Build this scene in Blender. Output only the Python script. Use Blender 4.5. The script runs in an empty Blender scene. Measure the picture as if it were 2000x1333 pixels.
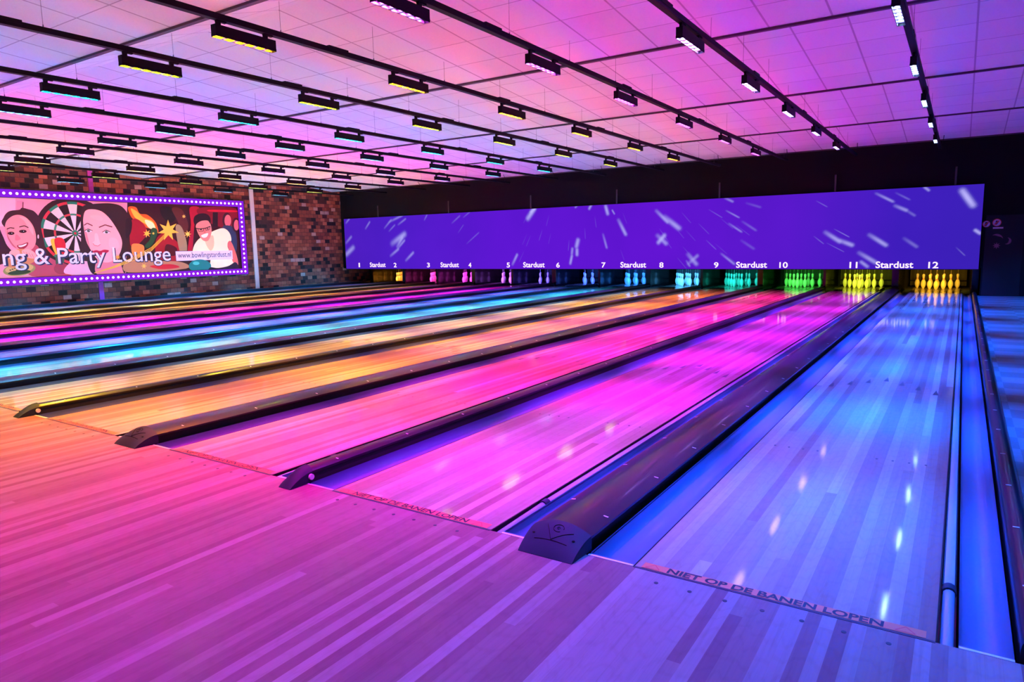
import bpy, bmesh, math, random
from mathutils import Vector, Matrix
random.seed(7)
C = bpy.context.scene.collection
sc = bpy.context.scene
PI = math.pi

# ------------------------------------------------------------------ camera, world, exposure
CAM = Vector((0.5289, -2.4936, 1.3098))
YAW, PITCH, ROLL, FPX = -0.5795, -0.1362, -0.0202, 1341.83
fw = Vector((math.sin(YAW)*math.cos(PITCH), math.cos(YAW)*math.cos(PITCH), math.sin(PITCH)))
rt0 = fw.cross(Vector((0, 0, 1))).normalized(); up0 = rt0.cross(fw)
rt = rt0*math.cos(ROLL)+up0*math.sin(ROLL); up = up0*math.cos(ROLL)-rt0*math.sin(ROLL)
cd = bpy.data.cameras.new('camera'); cam = bpy.data.objects.new('camera', cd); C.objects.link(cam)
cam.matrix_world = Matrix(((rt.x, up.x, -fw.x, CAM.x), (rt.y, up.y, -fw.y, CAM.y), (rt.z, up.z, -fw.z, CAM.z), (0, 0, 0, 1)))
cd.sensor_width = 36; cd.lens = FPX/2000*36; cd.clip_start = .05; cd.clip_end = 100
sc.camera = cam
w = bpy.data.worlds.new('world'); sc.world = w; w.use_nodes = True
w.node_tree.nodes['Background'].inputs[0].default_value = (.02, .01, .03, 1)
w.node_tree.nodes['Background'].inputs[1].default_value = .2
sc.view_settings.view_transform = 'Standard'; sc.view_settings.look = 'None'
sc.view_settings.gamma = 1; sc.view_settings.use_curve_mapping = False
sc.view_settings.exposure = 0.0
sc.cycles.use_denoising = True
sc.cycles.max_bounces = 7; sc.cycles.diffuse_bounces = 4; sc.cycles.glossy_bounces = 4
sc.cycles.caustics_reflective = False; sc.cycles.caustics_refractive = False
sc.cycles.sample_clamp_indirect = 30

BEAM_W = 118.0        # watts of one track light's downward beam
BEAM_SPREAD = 46     # degrees
LED_E = 5.0
WIDE_W = 11.0         # watts of the extra wide light behind one bar's lenses
UP_W = 18.0          # watts of one added light filling the ceiling
# colour of the light of each track, lane 12 first
HUE = {13: (.0, .15, 1.0), 12: (.0, .10, 1.0), 11: (.50, .0, .95), 10: (.95, .0, .36), 9: (1.0, .23, .0), 8: (.72, .44, .02),
       7: (.0, .52, .75), 6: (.0, .20, 1.0), 5: (.52, .0, 1.0), 4: (1.0, .0, .40), 3: (1.0, .28, .0), 2: (.80, .62, .08), 1: (.0, .38, .90)}
POW = {13: .4, 12: 1.0, 11: .64, 10: .70, 9: .74, 8: .68, 7: 1.3, 6: 1.6, 5: 1.4, 4: 1.6, 3: 1.7, 2: 1.6, 1: 2.6}
LEDC = {13: (.1, .5, 1), 12: (.30, .52, 1.0), 11: (.40, .22, 1.0), 10: (.8, .05, 1.0), 9: (1, .42, .0), 8: (.55, .8, .0),
        7: (.0, .6, .9), 6: (.05, .4, 1.0), 5: (.3, .2, 1.0), 4: (.8, .1, 1), 3: (1, .5, .1), 2: (.6, .8, .1), 1: (.05, .5, 1)}
UPC = {13: (.1, .02, .8), 12: (.25, .02, 1.0), 11: (.85, .02, 1.0), 10: (.9, .10, 1.0), 9: (1.0, .40, .75), 8: (.45, .42, 1.0),
       7: (.12, .32, 1.0), 6: (.5, .12, 1.0), 5: (1.0, .10, .75), 4: (1.0, .30, .50), 3: (1.0, .62, .60), 2: (.75, .70, 1.0), 1: (.6, .65, 1.0)}  # UPC: wanted ceiling colours, for the added fill lights
PINC = {12: (1.0, .50, .02), 11: (.72, .85, .03), 10: (.08, .95, .10), 9: (.01, .75, .62), 8: (.06, .42, 1.0), 7: (.02, .20, 1.0),
        6: (.04, .12, 1.0), 5: (.12, .08, 1.0), 4: (.42, .10, 1.0), 3: (.80, .04, .75), 2: (1.0, .05, .50), 1: (1.0, .36, .03)}

# ------------------------------------------------------------------ measures of the hall
PP, SS = 3.354, 1.774
LX = {n: -((12-n)//2)*PP-((12-n) % 2)*SS for n in range(1, 13)}
HW = .527
GUT = .205
Y1 = 17.5; YD = 19.15
WALL_L, WALL_R, WALL_B, WALL_F = -19.6, 4.2, -8.0, 16.42
VAL = [-12.75+3.6*k for k in range(9)]     # ceiling valleys (the last one at 16.05)
ZV, ZC, RISE = 3.50, 3.76, .8
TX = {13: 1.9, 12: -.03, 11: -1.72, 10: -3.26, 9: -4.93, 8: -6.47, 7: -8.22, 6: -9.80, 5: -11.52, 4: -13.08, 3: -14.95, 2: -16.75, 1: -18.42}

# ------------------------------------------------------------------ helpers
class MB:
    def __init__(s): s.v = []; s.f = []; s.m = []
    def add(s, vs, fs, mi=0):
        o = len(s.v); s.v += [tuple(v) for v in vs]
        for f in fs: s.f.append(tuple(o+i for i in f)); s.m.append(mi)
    def box(s, x0, x1, y0, y1, z0, z1, mi=0):
        s.add([(x0, y0, z0), (x1, y0, z0), (x1, y1, z0), (x0, y1, z0), (x0, y0, z1), (x1, y0, z1), (x1, y1, z1), (x0, y1, z1)],
              [(0, 3, 2, 1), (4, 5, 6, 7), (0, 1, 5, 4), (1, 2, 6, 5), (2, 3, 7, 6), (3, 0, 4, 7)], mi)
    def tube(s, pts, r, n=8, mi=0, caps=True):
        pts = [Vector(p) for p in pts]; rings = []
        for i, p in enumerate(pts):
            d = (pts[min(i+1, len(pts)-1)]-pts[max(i-1, 0)]).normalized()
            a = d.cross(Vector((0, 0, 1)) if abs(d.z) < .9 else Vector((1, 0, 0))).normalized(); b = d.cross(a)
            rings.append([p+(a*math.cos(2*PI*k/n)+b*math.sin(2*PI*k/n))*r for k in range(n)])
        o = len(s.v)
        for R in rings: s.v += [tuple(q) for q in R]
        for i in range(len(pts)-1):
            for k in range(n):
                s.f.append((o+i*n+k, o+i*n+(k+1) % n, o+(i+1)*n+(k+1) % n, o+(i+1)*n+k)); s.m.append(mi)
        if caps:
            s.f.append(tuple(o+k for k in range(n))[::-1]); s.m.append(mi)
            s.f.append(tuple(o+(len(pts)-1)*n+k for k in range(n))); s.m.append(mi)
    def lathe(s, prof, n=20, c=(0, 0, 0), mi=0):
        o = len(s.v)
        for r, z in prof:
            for k in range(n): s.v.append((c[0]+r*math.cos(2*PI*k/n), c[1]+r*math.sin(2*PI*k/n), c[2]+z))
        for i in range(len(prof)-1):
            for k in range(n):
                s.f.append((o+i*n+k, o+i*n+(k+1) % n, o+(i+1)*n+(k+1) % n, o+(i+1)*n+k)); s.m.append(mi)
    def sweep(s, prof, ys, mi=0, closed=False):
        """profile [(x,z)] extruded along y through the list ys"""
        o = len(s.v); n = len(prof)
        for y in ys: s.v += [(x, y, z) for x, z in prof]
        for i in range(len(ys)-1):
            for k in range(n if closed else n-1):
                k2 = (k+1) % n
                s.f.append((o+i*n+k, o+i*n+k2, o+(i+1)*n+k2, o+(i+1)*n+k)); s.m.append(mi)
        if closed:
            s.f.append(tuple(o+k for k in range(n))[::-1]); s.m.append(mi)
            e = o+(len(ys)-1)*n; s.f.append(tuple(e+k for k in range(n))); s.m.append(mi)
    def mesh(s, name, mats, smooth=False):
        me = bpy.data.meshes.new(name); me.from_pydata(s.v, [], s.f)
        for m in (mats if isinstance(mats, (list, tuple)) else [mats]): me.materials.append(m)
        for p, mi in zip(me.polygons, s.m): p.material_index = mi
        bm = bmesh.new(); bm.from_mesh(me); bmesh.ops.recalc_face_normals(bm, faces=bm.faces); bm.to_mesh(me); bm.free()
        if smooth:
            me.polygons.foreach_set('use_smooth', [True]*len(me.polygons))
            try: me.set_sharp_from_angle(angle=math.radians(38))
            except Exception: pass
        me.update(); return me
    def obj(s, name, mats, parent=None, smooth=False):
        return link(name, s.mesh(name, mats, smooth), parent)

def link(name, me, parent=None):
    o = bpy.data.objects.new(name, me); C.objects.link(o)
    if parent is not None: o.parent = parent
    return o
def empty(name, loc, label, cat, group=None):
    o = bpy.data.objects.new(name, None); C.objects.link(o); o.location = loc; o.empty_display_size = .1
    return tag(o, label, cat, group)
def tag(o, label=None, cat=None, group=None, kind=None):
    if label: o['label'] = label
    if cat: o['category'] = cat
    if group: o['group'] = group
    if kind: o['kind'] = kind
    return o
def child_at(o, par):
    """keep world coordinates of geometry written in world space under a located empty"""
    o.parent = par; o.location = (-par.location.x, -par.location.y, -par.location.z); return o

# ------------------------------------------------------------------ materials
def mat(name, col=(.5, .5, .5), rough=.5, metal=0, coat=0, coat_r=.05, emit=None, es=0, spec=.5):
    m = bpy.data.materials.new(name); m.use_nodes = True
    b = m.node_tree.nodes['Principled BSDF']
    b.inputs['Base Color'].default_value = (*col, 1); b.inputs['Roughness'].default_value = rough
    b.inputs['Metallic'].default_value = metal; b.inputs['Coat Weight'].default_value = coat
    b.inputs['Coat Roughness'].default_value = coat_r; b.inputs['Specular IOR Level'].default_value = spec
    if emit: b.inputs['Emission Color'].default_value = (*emit, 1); b.inputs['Emission Strength'].default_value = es
    return m
class NT:
    def __init__(s, m): s.t = m.node_tree; s.b = s.t.nodes['Principled BSDF']
    def n(s, typ, **kw):
        nd = s.t.nodes.new(typ)
        for k, v in kw.items(): setattr(nd, k, v)
        return nd
    def l(s, a, b): s.t.links.new(a, b)
    def math(s, op, a, b=None, c=None):
        nd = s.n('ShaderNodeMath', operation=op)
        for i, x in enumerate((a, b, c)):
            if x is None: continue
            if isinstance(x, (int, float)): nd.inputs[i].default_value = x
            else: s.l(x, nd.inputs[i])
        return nd.outputs[0]
    def ramp(s, fac, stops, interp='LINEAR'):
        r = s.n('ShaderNodeValToRGB'); r.color_ramp.interpolation = interp
        e = r.color_ramp.elements
        while len(e) < len(stops): e.new(.5)
        for el, (p, c) in zip(e, stops): el.position = p; el.color = (*c, 1)
        s.l(fac, r.inputs[0]); return r.outputs[0]
    def mix(s, fac, a, b, mode='MIX'):
        nd = s.n('ShaderNodeMix', data_type='RGBA', blend_type=mode)
        for i, x in ((0, fac), (6, a), (7, b)):
            if isinstance(x, (int, float)): nd.inputs[i].default_value = x
            elif isinstance(x, tuple): nd.inputs[i].default_value = (*x, 1)
            else: s.l(x, nd.inputs[i])
        return nd.outputs[2]
    def comb(s, x, y, z=0.0):
        nd = s.n('ShaderNodeCombineXYZ')
        for i, v in enumerate((x, y, z)):
            if isinstance(v, (int, float)): nd.inputs[i].default_value = v
            else: s.l(v, nd.inputs[i])
        return nd.outputs[0]
    def white(s, vec):
        nd = s.n('ShaderNodeTexWhiteNoise', noise_dimensions='3D'); s.l(vec, nd.inputs['Vector']); return nd.outputs['Value']
    def noise(s, vec, scale, detail=3, rough=.5):
        nd = s.n('ShaderNodeTexNoise'); s.l(vec, nd.inputs['Vector']); nd.inputs['Scale'].default_value = scale
        nd.inputs['Detail'].default_value = detail; nd.inputs['Roughness'].default_value = rough; return nd.outputs['Fac']
    def xyz(s):
        g = s.n('ShaderNodeNewGeometry'); sp = s.n('ShaderNodeSeparateXYZ'); s.l(g.outputs['Position'], sp.inputs[0])
        return g.outputs['Position'], sp.outputs[0], sp.outputs[1], sp.outputs[2]

def wood(name, stops, bw, bl, rough, coat, coat_r, seed=0.0, ior=1.5):
    """boards running along y: every board its own tone, plus grain"""
    m = mat(name, (.6, .5, .4), rough, coat=coat, coat_r=coat_r, spec=.06); t = NT(m); t.b.inputs['Coat IOR'].default_value = ior
    pos, x, y, z = t.xyz()
    row = t.math('FLOOR', t.math('DIVIDE', x, bw))
    off = t.math('MULTIPLY', t.white(t.comb(row, seed, 1.3)), bl*3)
    col = t.math('FLOOR', t.math('DIVIDE', t.math('ADD', y, off), bl))
    tone = t.white(t.comb(row, col, seed+.5))
    base = t.ramp(tone, stops, 'CONSTANT')
    sv = t.comb(t.math('MULTIPLY', x, 60.0), t.math('MULTIPLY', y, 2.2), z)
    g = t.noise(sv, 1.0, 5, .6)
    base = t.mix(.42, base, t.ramp(g, [(.25, (.62, .52, .46)), (.5, (.95, .92, .9)), (.75, (1.1, 1.08, 1.05))]), 'MULTIPLY')
    # figure of the wood: small cathedral arcs
    fv = t.comb(t.math('MULTIPLY', x, 26.0), t.math('MULTIPLY', y, 5.0), row)
    wv = t.n('ShaderNodeTexWave', wave_type='BANDS', bands_direction='Y'); t.l(fv, wv.inputs['Vector'])
    wv.inputs['Scale'].default_value = .55; wv.inputs['Distortion'].default_value = 9; wv.inputs['Detail'].default_value = 2
    base = t.mix(.16, base, t.ramp(wv.outputs['Fac'], [(.0, (.72, .6, .55)), (.25, (1, 1, 1)), (1, (1, 1, 1))]), 'MULTIPLY')
    # seams between boards
    fr = t.math('FRACT', t.math('DIVIDE', x, bw))
    seam = t.math('LESS_THAN', fr, .035)
    base = t.mix(t.math('MULTIPLY', seam, .25), base, (.25, .15, .12))
    t.l(base, t.b.inputs['Base Color'])
    rn = t.noise(pos, 3.0, 3)
    t.l(t.math('MULTIPLY_ADD', rn, .10, rough-.05), t.b.inputs['Roughness'])
    bp = t.n('ShaderNodeBump'); bp.inputs['Strength'].default_value = .05; bp.inputs['Distance'].default_value = .002
    bv = t.comb(t.math('MULTIPLY', x, 14.0), t.math('MULTIPLY', y, 1.6), z); t.l(t.noise(bv, 1.0, 2), bp.inputs['Height'])
    t.l(bp.outputs[0], t.b.inputs['Coat Normal'])
    return m
MAPLE = [(0, (.36, .28, .26)), (.22, (.26, .185, .17)), (.42, (.31, .23, .20)), (.60, (.24, .135, .125)), (.76, (.28, .20, .18)), (.9, (.42, .35, .33))]
M = {}
M['lane'] = wood('lane_boards', MAPLE, .0527, 7.0, .40, .75, .068, ior=1.42)
M['approach'] = wood('approach_boards', [(0, (.29, .19, .21)), (.25, (.22, .11, .13)), (.45, (.25, .145, .16)), (.62, (.20, .09, .115)), (.78, (.24, .13, .145)), (.92, (.32, .22, .24))], .047, 5.0, .42, .30, .2, 4.0, ior=1.4)
M['black'] = mat('black_metal', (.006, .005, .007), .55, spec=.12)
M['gloss'] = mat('gloss_black_cover', (.014, .009, .018), .30, coat=.30, coat_r=.10, spec=.2)
M['capblack'] = mat('black_plastic', (.017, .024, .045), .6, spec=.2)
M['dark'] = mat('matt_dark', (.008, .008, .01), .8)
M['gutter'] = mat('gutter_plastic', (.08, .13, .26), .34, coat=.25, coat_r=.10, spec=.25)
M['rail'] = mat('rail_plastic', (.24, .28, .38), .25, coat=.6, coat_r=.1)
M['strip'] = mat('edge_aluminium', (.75, .73, .72), .4, metal=.3)
M['foul'] = mat('foul_line', (.02, .02, .05), .35)
M['tape'] = mat('warning_tape', (.75, .16, .08), .6)
M['ink'] = mat('black_ink', (.01, .01, .02), .5)
M['red'] = mat('red_print', (.7, .03, .03), .5)
M['pin'] = mat('pin_white', (.86, .84, .80), .25, coat=.5, coat_r=.08)
M['string'] = mat('string', (.6, .6, .6), .6)
M['curtain'] = mat('pit_curtain', (.045, .045, .04), .75)
M['kick'] = mat('kickback_laminate', (.012, .012, .014), .22, coat=.5, coat_r=.08)
M['alu'] = mat('reflector', (.75, .75, .75), .3, metal=.8)
M['wire'] = mat('steel_wire', (.10, .09, .10), .5)
M['white'] = mat('white_paint', (.78, .76, .76), .5)
M['purpleframe'] = mat('frame_edge', (.03, .012, .03), .5)

# brick
m = mat('brick_wall', (.3, .1, .08), .85); t = NT(m); pos, x, y, z = t.xyz()
bh, bwid = .132, .215
row = t.math('FLOOR', t.math('DIVIDE', z, bh))
yy = t.math('ADD', t.math('DIVIDE', y, bwid), t.math('MULTIPLY', row, .47))
colm = t.math('FLOOR', yy); tone = t.white(t.comb(row, colm, 3.1))
brick = t.ramp(tone, [(0, (.012, .006, .008)), (.10, (.06, .016, .016)), (.22, (.16, .038, .026)), (.38, (.26, .064, .038)), (.56, (.35, .095, .050)), (.72, (.22, .050, .034)), (.84, (.42, .13, .075)), (.965, (.52, .30, .26))], 'CONSTANT')
brick = t.mix(.5, brick, t.ramp(t.noise(pos, 14, 4), [(.2, (.5, .5, .5)), (.8, (1.3, 1.3, 1.3))]), 'MULTIPLY')
fy = t.math('FRACT', yy); fz = t.math('FRACT', t.math('DIVIDE', z, bh))
mort = t.math('MAXIMUM', t.math('LESS_THAN', fy, .05), t.math('LESS_THAN', fz, .09))
brick = t.mix(mort, brick, (.055, .020, .018)); t.l(brick, t.b.inputs['Base Color'])
bp = t.n('ShaderNodeBump'); bp.inputs['Strength'].default_value = .6; bp.inputs['Distance'].default_value = .012
t.l(t.math('MULTIPLY_ADD', mort, -1.0, t.math('MULTIPLY', t.noise(pos, 25, 3), .5)), bp.inputs['Height']); t.l(bp.outputs[0], t.b.inputs['Normal'])
M['brick'] = m
# ceiling tiles 0.6 m with thin T bars
m = mat('ceiling_tiles', (.80, .79, .79), .9); t = NT(m); pos, x, y, z = t.xyz()
fx = t.math('FRACT', t.math('DIVIDE', t.math('ADD', x, 60.09), .6)); fy = t.math('FRACT', t.math('DIVIDE', t.math('ADD', y, 60.15), .6))
ln = t.math('MAXIMUM', t.math('LESS_THAN', fx, .034), t.math('LESS_THAN', fy, .020))
tc = t.white(t.comb(t.math('FLOOR', t.math('DIVIDE', t.math('ADD', x, 60.09), .6)), t.math('FLOOR', t.math('DIVIDE', t.math('ADD', y, 60.15), .6)), .2))
tile = t.ramp(tc, [(0, (.76, .75, .75)), (1, (.82, .81, .81))])
tile = t.mix(.3, tile, t.ramp(t.noise(pos, 60, 2), [(.3, (.85, .85, .85)), (.6, (1, 1, 1))]), 'MULTIPLY')
t.l(t.mix(ln, tile, (.46, .40, .44)), t.b.inputs['Base Color']); M['ceiling'] = m
# walkway vinyl tiles
m = mat('walkway_tiles', (.2, .2, .22), .6, spec=.15); t = NT(m); pos, x, y, z = t.xyz()
cx = t.math('FLOOR', t.math('DIVIDE', x, .45)); cy = t.math('FLOOR', t.math('DIVIDE', y, .30))
ck = t.math('MODULO', t.math('ABSOLUTE', t.math('ADD', cx, cy)), 2.0)
t.l(t.mix(.4, t.ramp(ck, [(0, (.085, .10, .13)), (1, (.13, .15, .19))]), t.ramp(t.noise(pos, 40, 4), [(.2, (.7, .7, .7)), (.8, (1.2, 1.2, 1.2))]), 'MULTIPLY'), t.b.inputs['Base Color'])
M['walk'] = m
M['bulk'] = mat('black_bulkhead', (.006, .0045, .006), .9, spec=.2)
M['door'] = mat('dark_door', (.010, .010, .015), .6, spec=.2)

def emis(name, col, s, sampled=True):
    m = bpy.data.materials.new(name); m.use_nodes = True; nt = m.node_tree; nt.nodes.clear()
    e = nt.nodes.new('ShaderNodeEmission'); o = nt.nodes.new('ShaderNodeOutputMaterial')
    e.inputs[0].default_value = (*col, 1); e.inputs[1].default_value = s; nt.links.new(e.outputs[0], o.inputs[0])
    if not sampled: m.cycles.emission_sampling = 'NONE'
    return m

# ------------------------------------------------------------------ setting
b = MB(); b.box(WALL_L-.3, WALL_R, WALL_B, 0, -.02, 0); b.box(WALL_L-.3, WALL_R, -.02, 0, -.2, -.02)
floor = b.obj('floor', M['approach']); tag(floor, kind='structure')
b = MB(); b.box(WALL_L-.3, WALL_R, 0, 21, -.22, -.16)
tag(b.obj('floor', M['dark']), kind='structure')
b = MB(); b.box(.850, WALL_R, 0.0, WALL_F, -.16, -.004)
tag(b.obj('floor', M['walk']), kind='structure')
# dots inlaid in the approach
dm = MB(); dm.lathe([(0, .0012), (.0085, .0012), (.0085, 0)], 12)
dotme = dm.mesh('approach_dot', M['ink'])
for n in (12, 11, 10, 9):
    for k in range(-3, 4):
        o = link('approach_dot', dotme, floor); o.location = (LX[n]+k*.133, -.085, 0)
# ceiling: sawtooth bays
b = MB(); pr = []
for k, yv in enumerate(VAL[:-1]):
    pr += [(yv, ZV), (yv+RISE, ZC)]
pr += [(VAL[-1], ZV), (WALL_F+.2, ZV+.12)]
vs = [(WALL_L-.1, y, z) for y, z in pr]+[(WALL_R, y, z) for y, z in pr]; n = len(pr)
b.add(vs, [(i, i+1, n+i+1, n+i) for i in range(n-1)])
vs2 = [(x, y, 4.1) for x, y, z in vs]; b.add(vs2, [(i, i+1, n+i+1, n+i) for i in range(n-1)])
tag(b.obj('ceiling', M['ceiling']), kind='structure')
for i, yv in enumerate(VAL):
    if yv < -9: continue
    b = MB(); b.box(WALL_L, WALL_R, yv-.024, yv+.024, ZV-.022, ZV+.02)
    tag(b.obj('trim_%d' % (i+1), mat('ceiling_beam_paint', (.05, .03, .045), .6) if 'beam' not in M else M['beam']), kind='structure')
# walls
b = MB(); b.box(WALL_L-.3, WALL_L, WALL_B, 21, -.2, 4.1)
tag(b.obj('wall_left', M['brick']), kind='structure')
b = MB(); b.box(WALL_R, WALL_R+.2, WALL_B, 21, -.2, 4.1); tag(b.obj('wall_right', M['bulk']), kind='structure')
b = MB(); b.box(WALL_L-.3, WALL_R+.2, WALL_B-.2, WALL_B, -.2, 4.1); tag(b.obj('wall_back', M['bulk']), kind='structure')
b = MB(); b.box(WALL_L, .90, WALL_F, WALL_F+.12, .62, 4.0); b.box(.90, WALL_R, WALL_F, WALL_F+.12, -.16, 4.0)
tag(b.obj('wall_far', M['bulk']), kind='structure')
b = MB(); b.box(WALL_L, 1.2, 20.2, 20.4, -.2, 2); tag(b.obj('wall_pit', M['dark']), kind='structure')
b = MB(); b.box(WALL_L, 1.2, WALL_F+.12, 20.2, 1.2, 1.3); tag(b.obj('ceiling', M['dark']), kind='structure')
# wall columns
b = MB(); b.box(WALL_L, WALL_L+.035, 12.37, 12.52, 0, 3.6); tag(b.obj('trim_20', M['white']), kind='structure')
b = MB(); b.box(WALL_L, WALL_L+.035, 7.28, 7.40, 0, 3.7); tag(b.obj('trim_21', mat('magenta_lit_column', (.42, .03, .30), .5)), kind='structure')  # column like the pale one; magenta light put into its base colour
# door with notices
b = MB(); b.box(.93, 1.62, WALL_F-.03, WALL_F, 0, 1.79)
door = b.obj('door_1', M['door']); tag(door, kind='structure')
b = MB(); b.box(.93, 1.68, WALL_F-.045, WALL_F, 1.79, 1.82); b.box(1.62, 1.68, WALL_F-.045, WALL_F, 0, 1.82); b.obj('door_frame', M['black'], door)
def disc(b, cx, cz, r, y, mi=0, n=24, r0=0):
    o = len(b.v)
    if r0:
        b.add([(cx+q*math.cos(2*PI*k/n), y, cz+q*math.sin(2*PI*k/n)) for q in (r0, r) for k in range(n)], [(k, (k+1) % n, n+(k+1) % n, n+k) for k in range(n)], mi)
    else: b.add([(cx+r*math.cos(2*PI*k/n), y, cz+r*math.sin(2*PI*k/n)) for k in range(n)], [tuple(range(n))], mi)
M['notice'] = mat('notice_print', (.62, .38, .55), .6)
M['noticedim'] = mat('notice_print_faded', (.16, .05, .14), .6)
for cx, cz, r in ((1.126, 1.63, .085), (.935, 1.605, .075)):
    b = MB(); disc(b, cx, cz, r, WALL_F-.033, 0); disc(b, cx, cz, r, WALL_F-.035, 1, r0=r*.84)
    d = r*.6
    b.add([(cx-d, WALL_F-.036, cz-d+.02), (cx-d+.018, WALL_F-.036, cz-d), (cx+d, WALL_F-.036, cz+d-.02), (cx+d-.018, WALL_F-.036, cz+d)], [(0, 1, 2, 3)], 1)
    b.add([(cx-.03, WALL_F-.0355, cz-.045), (cx+.0, WALL_F-.0355, cz-.045), (cx+.05, WALL_F-.0355, cz+.04), (cx-.02, WALL_F-.0355, cz+.045)], [(0, 1, 2, 3)], 2)
    tag(b.obj('prohibition_sign', [M['notice'], M['red'], M['ink']]), ('round red-ringed prohibition notice, fully in view on the dark door' if cx > 1 else 'round prohibition notice beside the screen edge, partly hidden'), 'sign', 'round notices on the door')
b = MB(); b.box(1.06, 1.25, WALL_F-.034, WALL_F-.03, 1.495, 1.53)
tag(b.obj('notice_plate', M['notice']), 'narrow pale notice strip below the round prohibition signs on the door', 'sign')
b = MB()
def crescent(b, cx, cz, r, a0, a1, th, y=WALL_F-.034, n=14):
    pts = []
    for i in range(n+1):
        a = math.radians(a0+(a1-a0)*i/n); tt = th*math.sin(PI*i/n)+.002
        pts.append((cx+r*math.cos(a), y, cz+r*math.sin(a))); pts.append((cx+(r-tt)*math.cos(a), y, cz+(r-tt)*math.sin(a)))
    b.add(pts, [(2*i, 2*i+1, 2*i+3, 2*i+2) for i in range(n)])
crescent(b, 1.14, 1.26, .12, 10, 130, .045); crescent(b, 1.34, 1.22, .075, -120, 90, .05)
pts = [(1.15+(.075 if k % 2 == 0 else .035)*math.cos(PI*k/8), WALL_F-.034, 1.12+(.075 if k % 2 == 0 else .035)*math.sin(PI*k/8)) for k in range(16)]
b.add(pts, [tuple(range(16))])
tag(b.obj('wall_decal', M['noticedim']), 'faded pinkish star and crescent decal on the dark door', 'decal')

# ------------------------------------------------------------------ lanes
LANECOL = {12: 'blue-lit', 11: 'magenta-lit', 10: 'hot pink-lit', 9: 'orange-lit', 8: 'yellow-lit', 7: 'cyan-lit', 6: 'blue-lit', 5: 'violet-magenta-lit', 4: 'deep pink-lit', 3: 'orange-lit', 2: 'yellow-lit', 1: 'cyan-lit'}
def text_mesh(s, size, bold=0.0, res=3, extrude=.0):
    cu = bpy.data.curves.new('t', 'FONT'); cu.body = s; cu.size = size; cu.offset = bold; cu.resolution_u = res; cu.extrude = extrude
    o = bpy.data.objects.new('t', cu); C.objects.link(o)
    bpy.context.view_layer.update()
    me = bpy.data.meshes.new_from_object(o.evaluated_get(bpy.context.evaluated_depsgraph_get()))
    bpy.data.objects.remove(o); bpy.data.curves.remove(cu); return me
def fit_text(s, x0, x1, z0, z1, bold=.0, extrude=0.0, res=3):
    """mesh whose local xy box is (x0..x1, z0..z1)"""
    me = text_mesh(s, 1.0, bold, res)
    xs = [v.co.x for v in me.vertices]; ys = [v.co.y for v in me.vertices]
    ax, bx, ay, by = min(xs), max(xs), min(ys), max(ys)
    for v in me.vertices: v.co.x = x0+(v.co.x-ax)/(bx-ax)*(x1-x0); v.co.y = z0+(v.co.y-ay)/(by-ay)*(z1-z0); v.co.z = 0
    return me
# shared meshes
warn = fit_text('NIET OP DE BANEN LOPEN', -.395, .375, .012, .055, .030)
warn.materials.clear(); warn.materials.append(M['ink'])
tb = MB(); tb.box(-.50, -.405, .010, .058, 0, .0008); tb.box(.385, .50, .010, .058, 0, .0008)
tb.box(-.405, .385, .010, .058, 0, .0004)
tapeme = tb.mesh('warning_strip', M['tape'])
trme = []
for cx in (-.455, .44):
    tr = MB()
    for (x0, y0), (x1, y1) in (((-.03, .016), (0, .052)), ((0, .052), (.03, .016)), ((.03, .016), (-.03, .016))):
        d = Vector((x1-x0, y1-y0, 0)).normalized(); nn = Vector((-d.y, d.x, 0))*.0018
        A, B = Vector((cx+x0, y0, .0014)), Vector((cx+x1, y1, .0014)); tr.add([A+nn, B+nn, B-nn, A-nn], [(0, 1, 2, 3)])
    trme.append(tr.mesh('warning_triangle', M['red']))
fl = MB(); fl.box(-HW, HW, -.006, .006, -.01, .0016); foulme = fl.mesh('foul_line', M['foul'])
am = MB(); am.add([(-.022, -.11, .001), (.022, -.11, .001), (.015, -.03, .001), (0, .11, .001), (-.015, -.03, .001)], [(0, 1, 2, 3, 4)]); arrme = am.mesh('lane_arrow', M['ink'])
lm = MB(); lm.box(-HW, HW, 0, YD, -.045, 0); laneme = lm.mesh('bowling_lane', M['lane'])
sm_ = MB(); sm_.box(-HW-.006, -HW, 0, YD, -.05, -.001); sm_.box(HW, HW+.006, 0, YD, -.05, -.001); sideme = sm_.mesh('edge_moulding', M['black'])
for n in range(12, 0, -1):
    rootl = empty('bowling_lane', (LX[n], 0, 0), '%s polished maple bowling lane running to the pins under number %d on the screen' % (LANECOL[n], n), 'bowling lane', 'bowling lanes')
    s = link('lane_surface', laneme, rootl); link('edge_moulding', sideme, rootl); link('foul_line', foulme, rootl)
    if n >= 8:
        wsp = link('warning_strip', tapeme, rootl); wsp.location = (0, 0, .0006); tag(wsp, 'orange warning strip at the foul line')
        lt = link('lettering', warn, wsp); lt.location = (0, 0, .0014)
        [link('warning_triangle', q, wsp) for q in trme]
        for k in range(-3, 4):
            o = link('lane_arrow', arrme, rootl); o.location = (k*.135, 4.76-abs(k)*.155, 0)
        for k in (-4, -3, -2, -1, 1, 2, 3, 4):
            o = link('lane_dot', dotme, rootl); o.location = (math.copysign(.08+.085*abs(k), k), 2.05, 0); o.scale = (.8, 1.3, .6)

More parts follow.
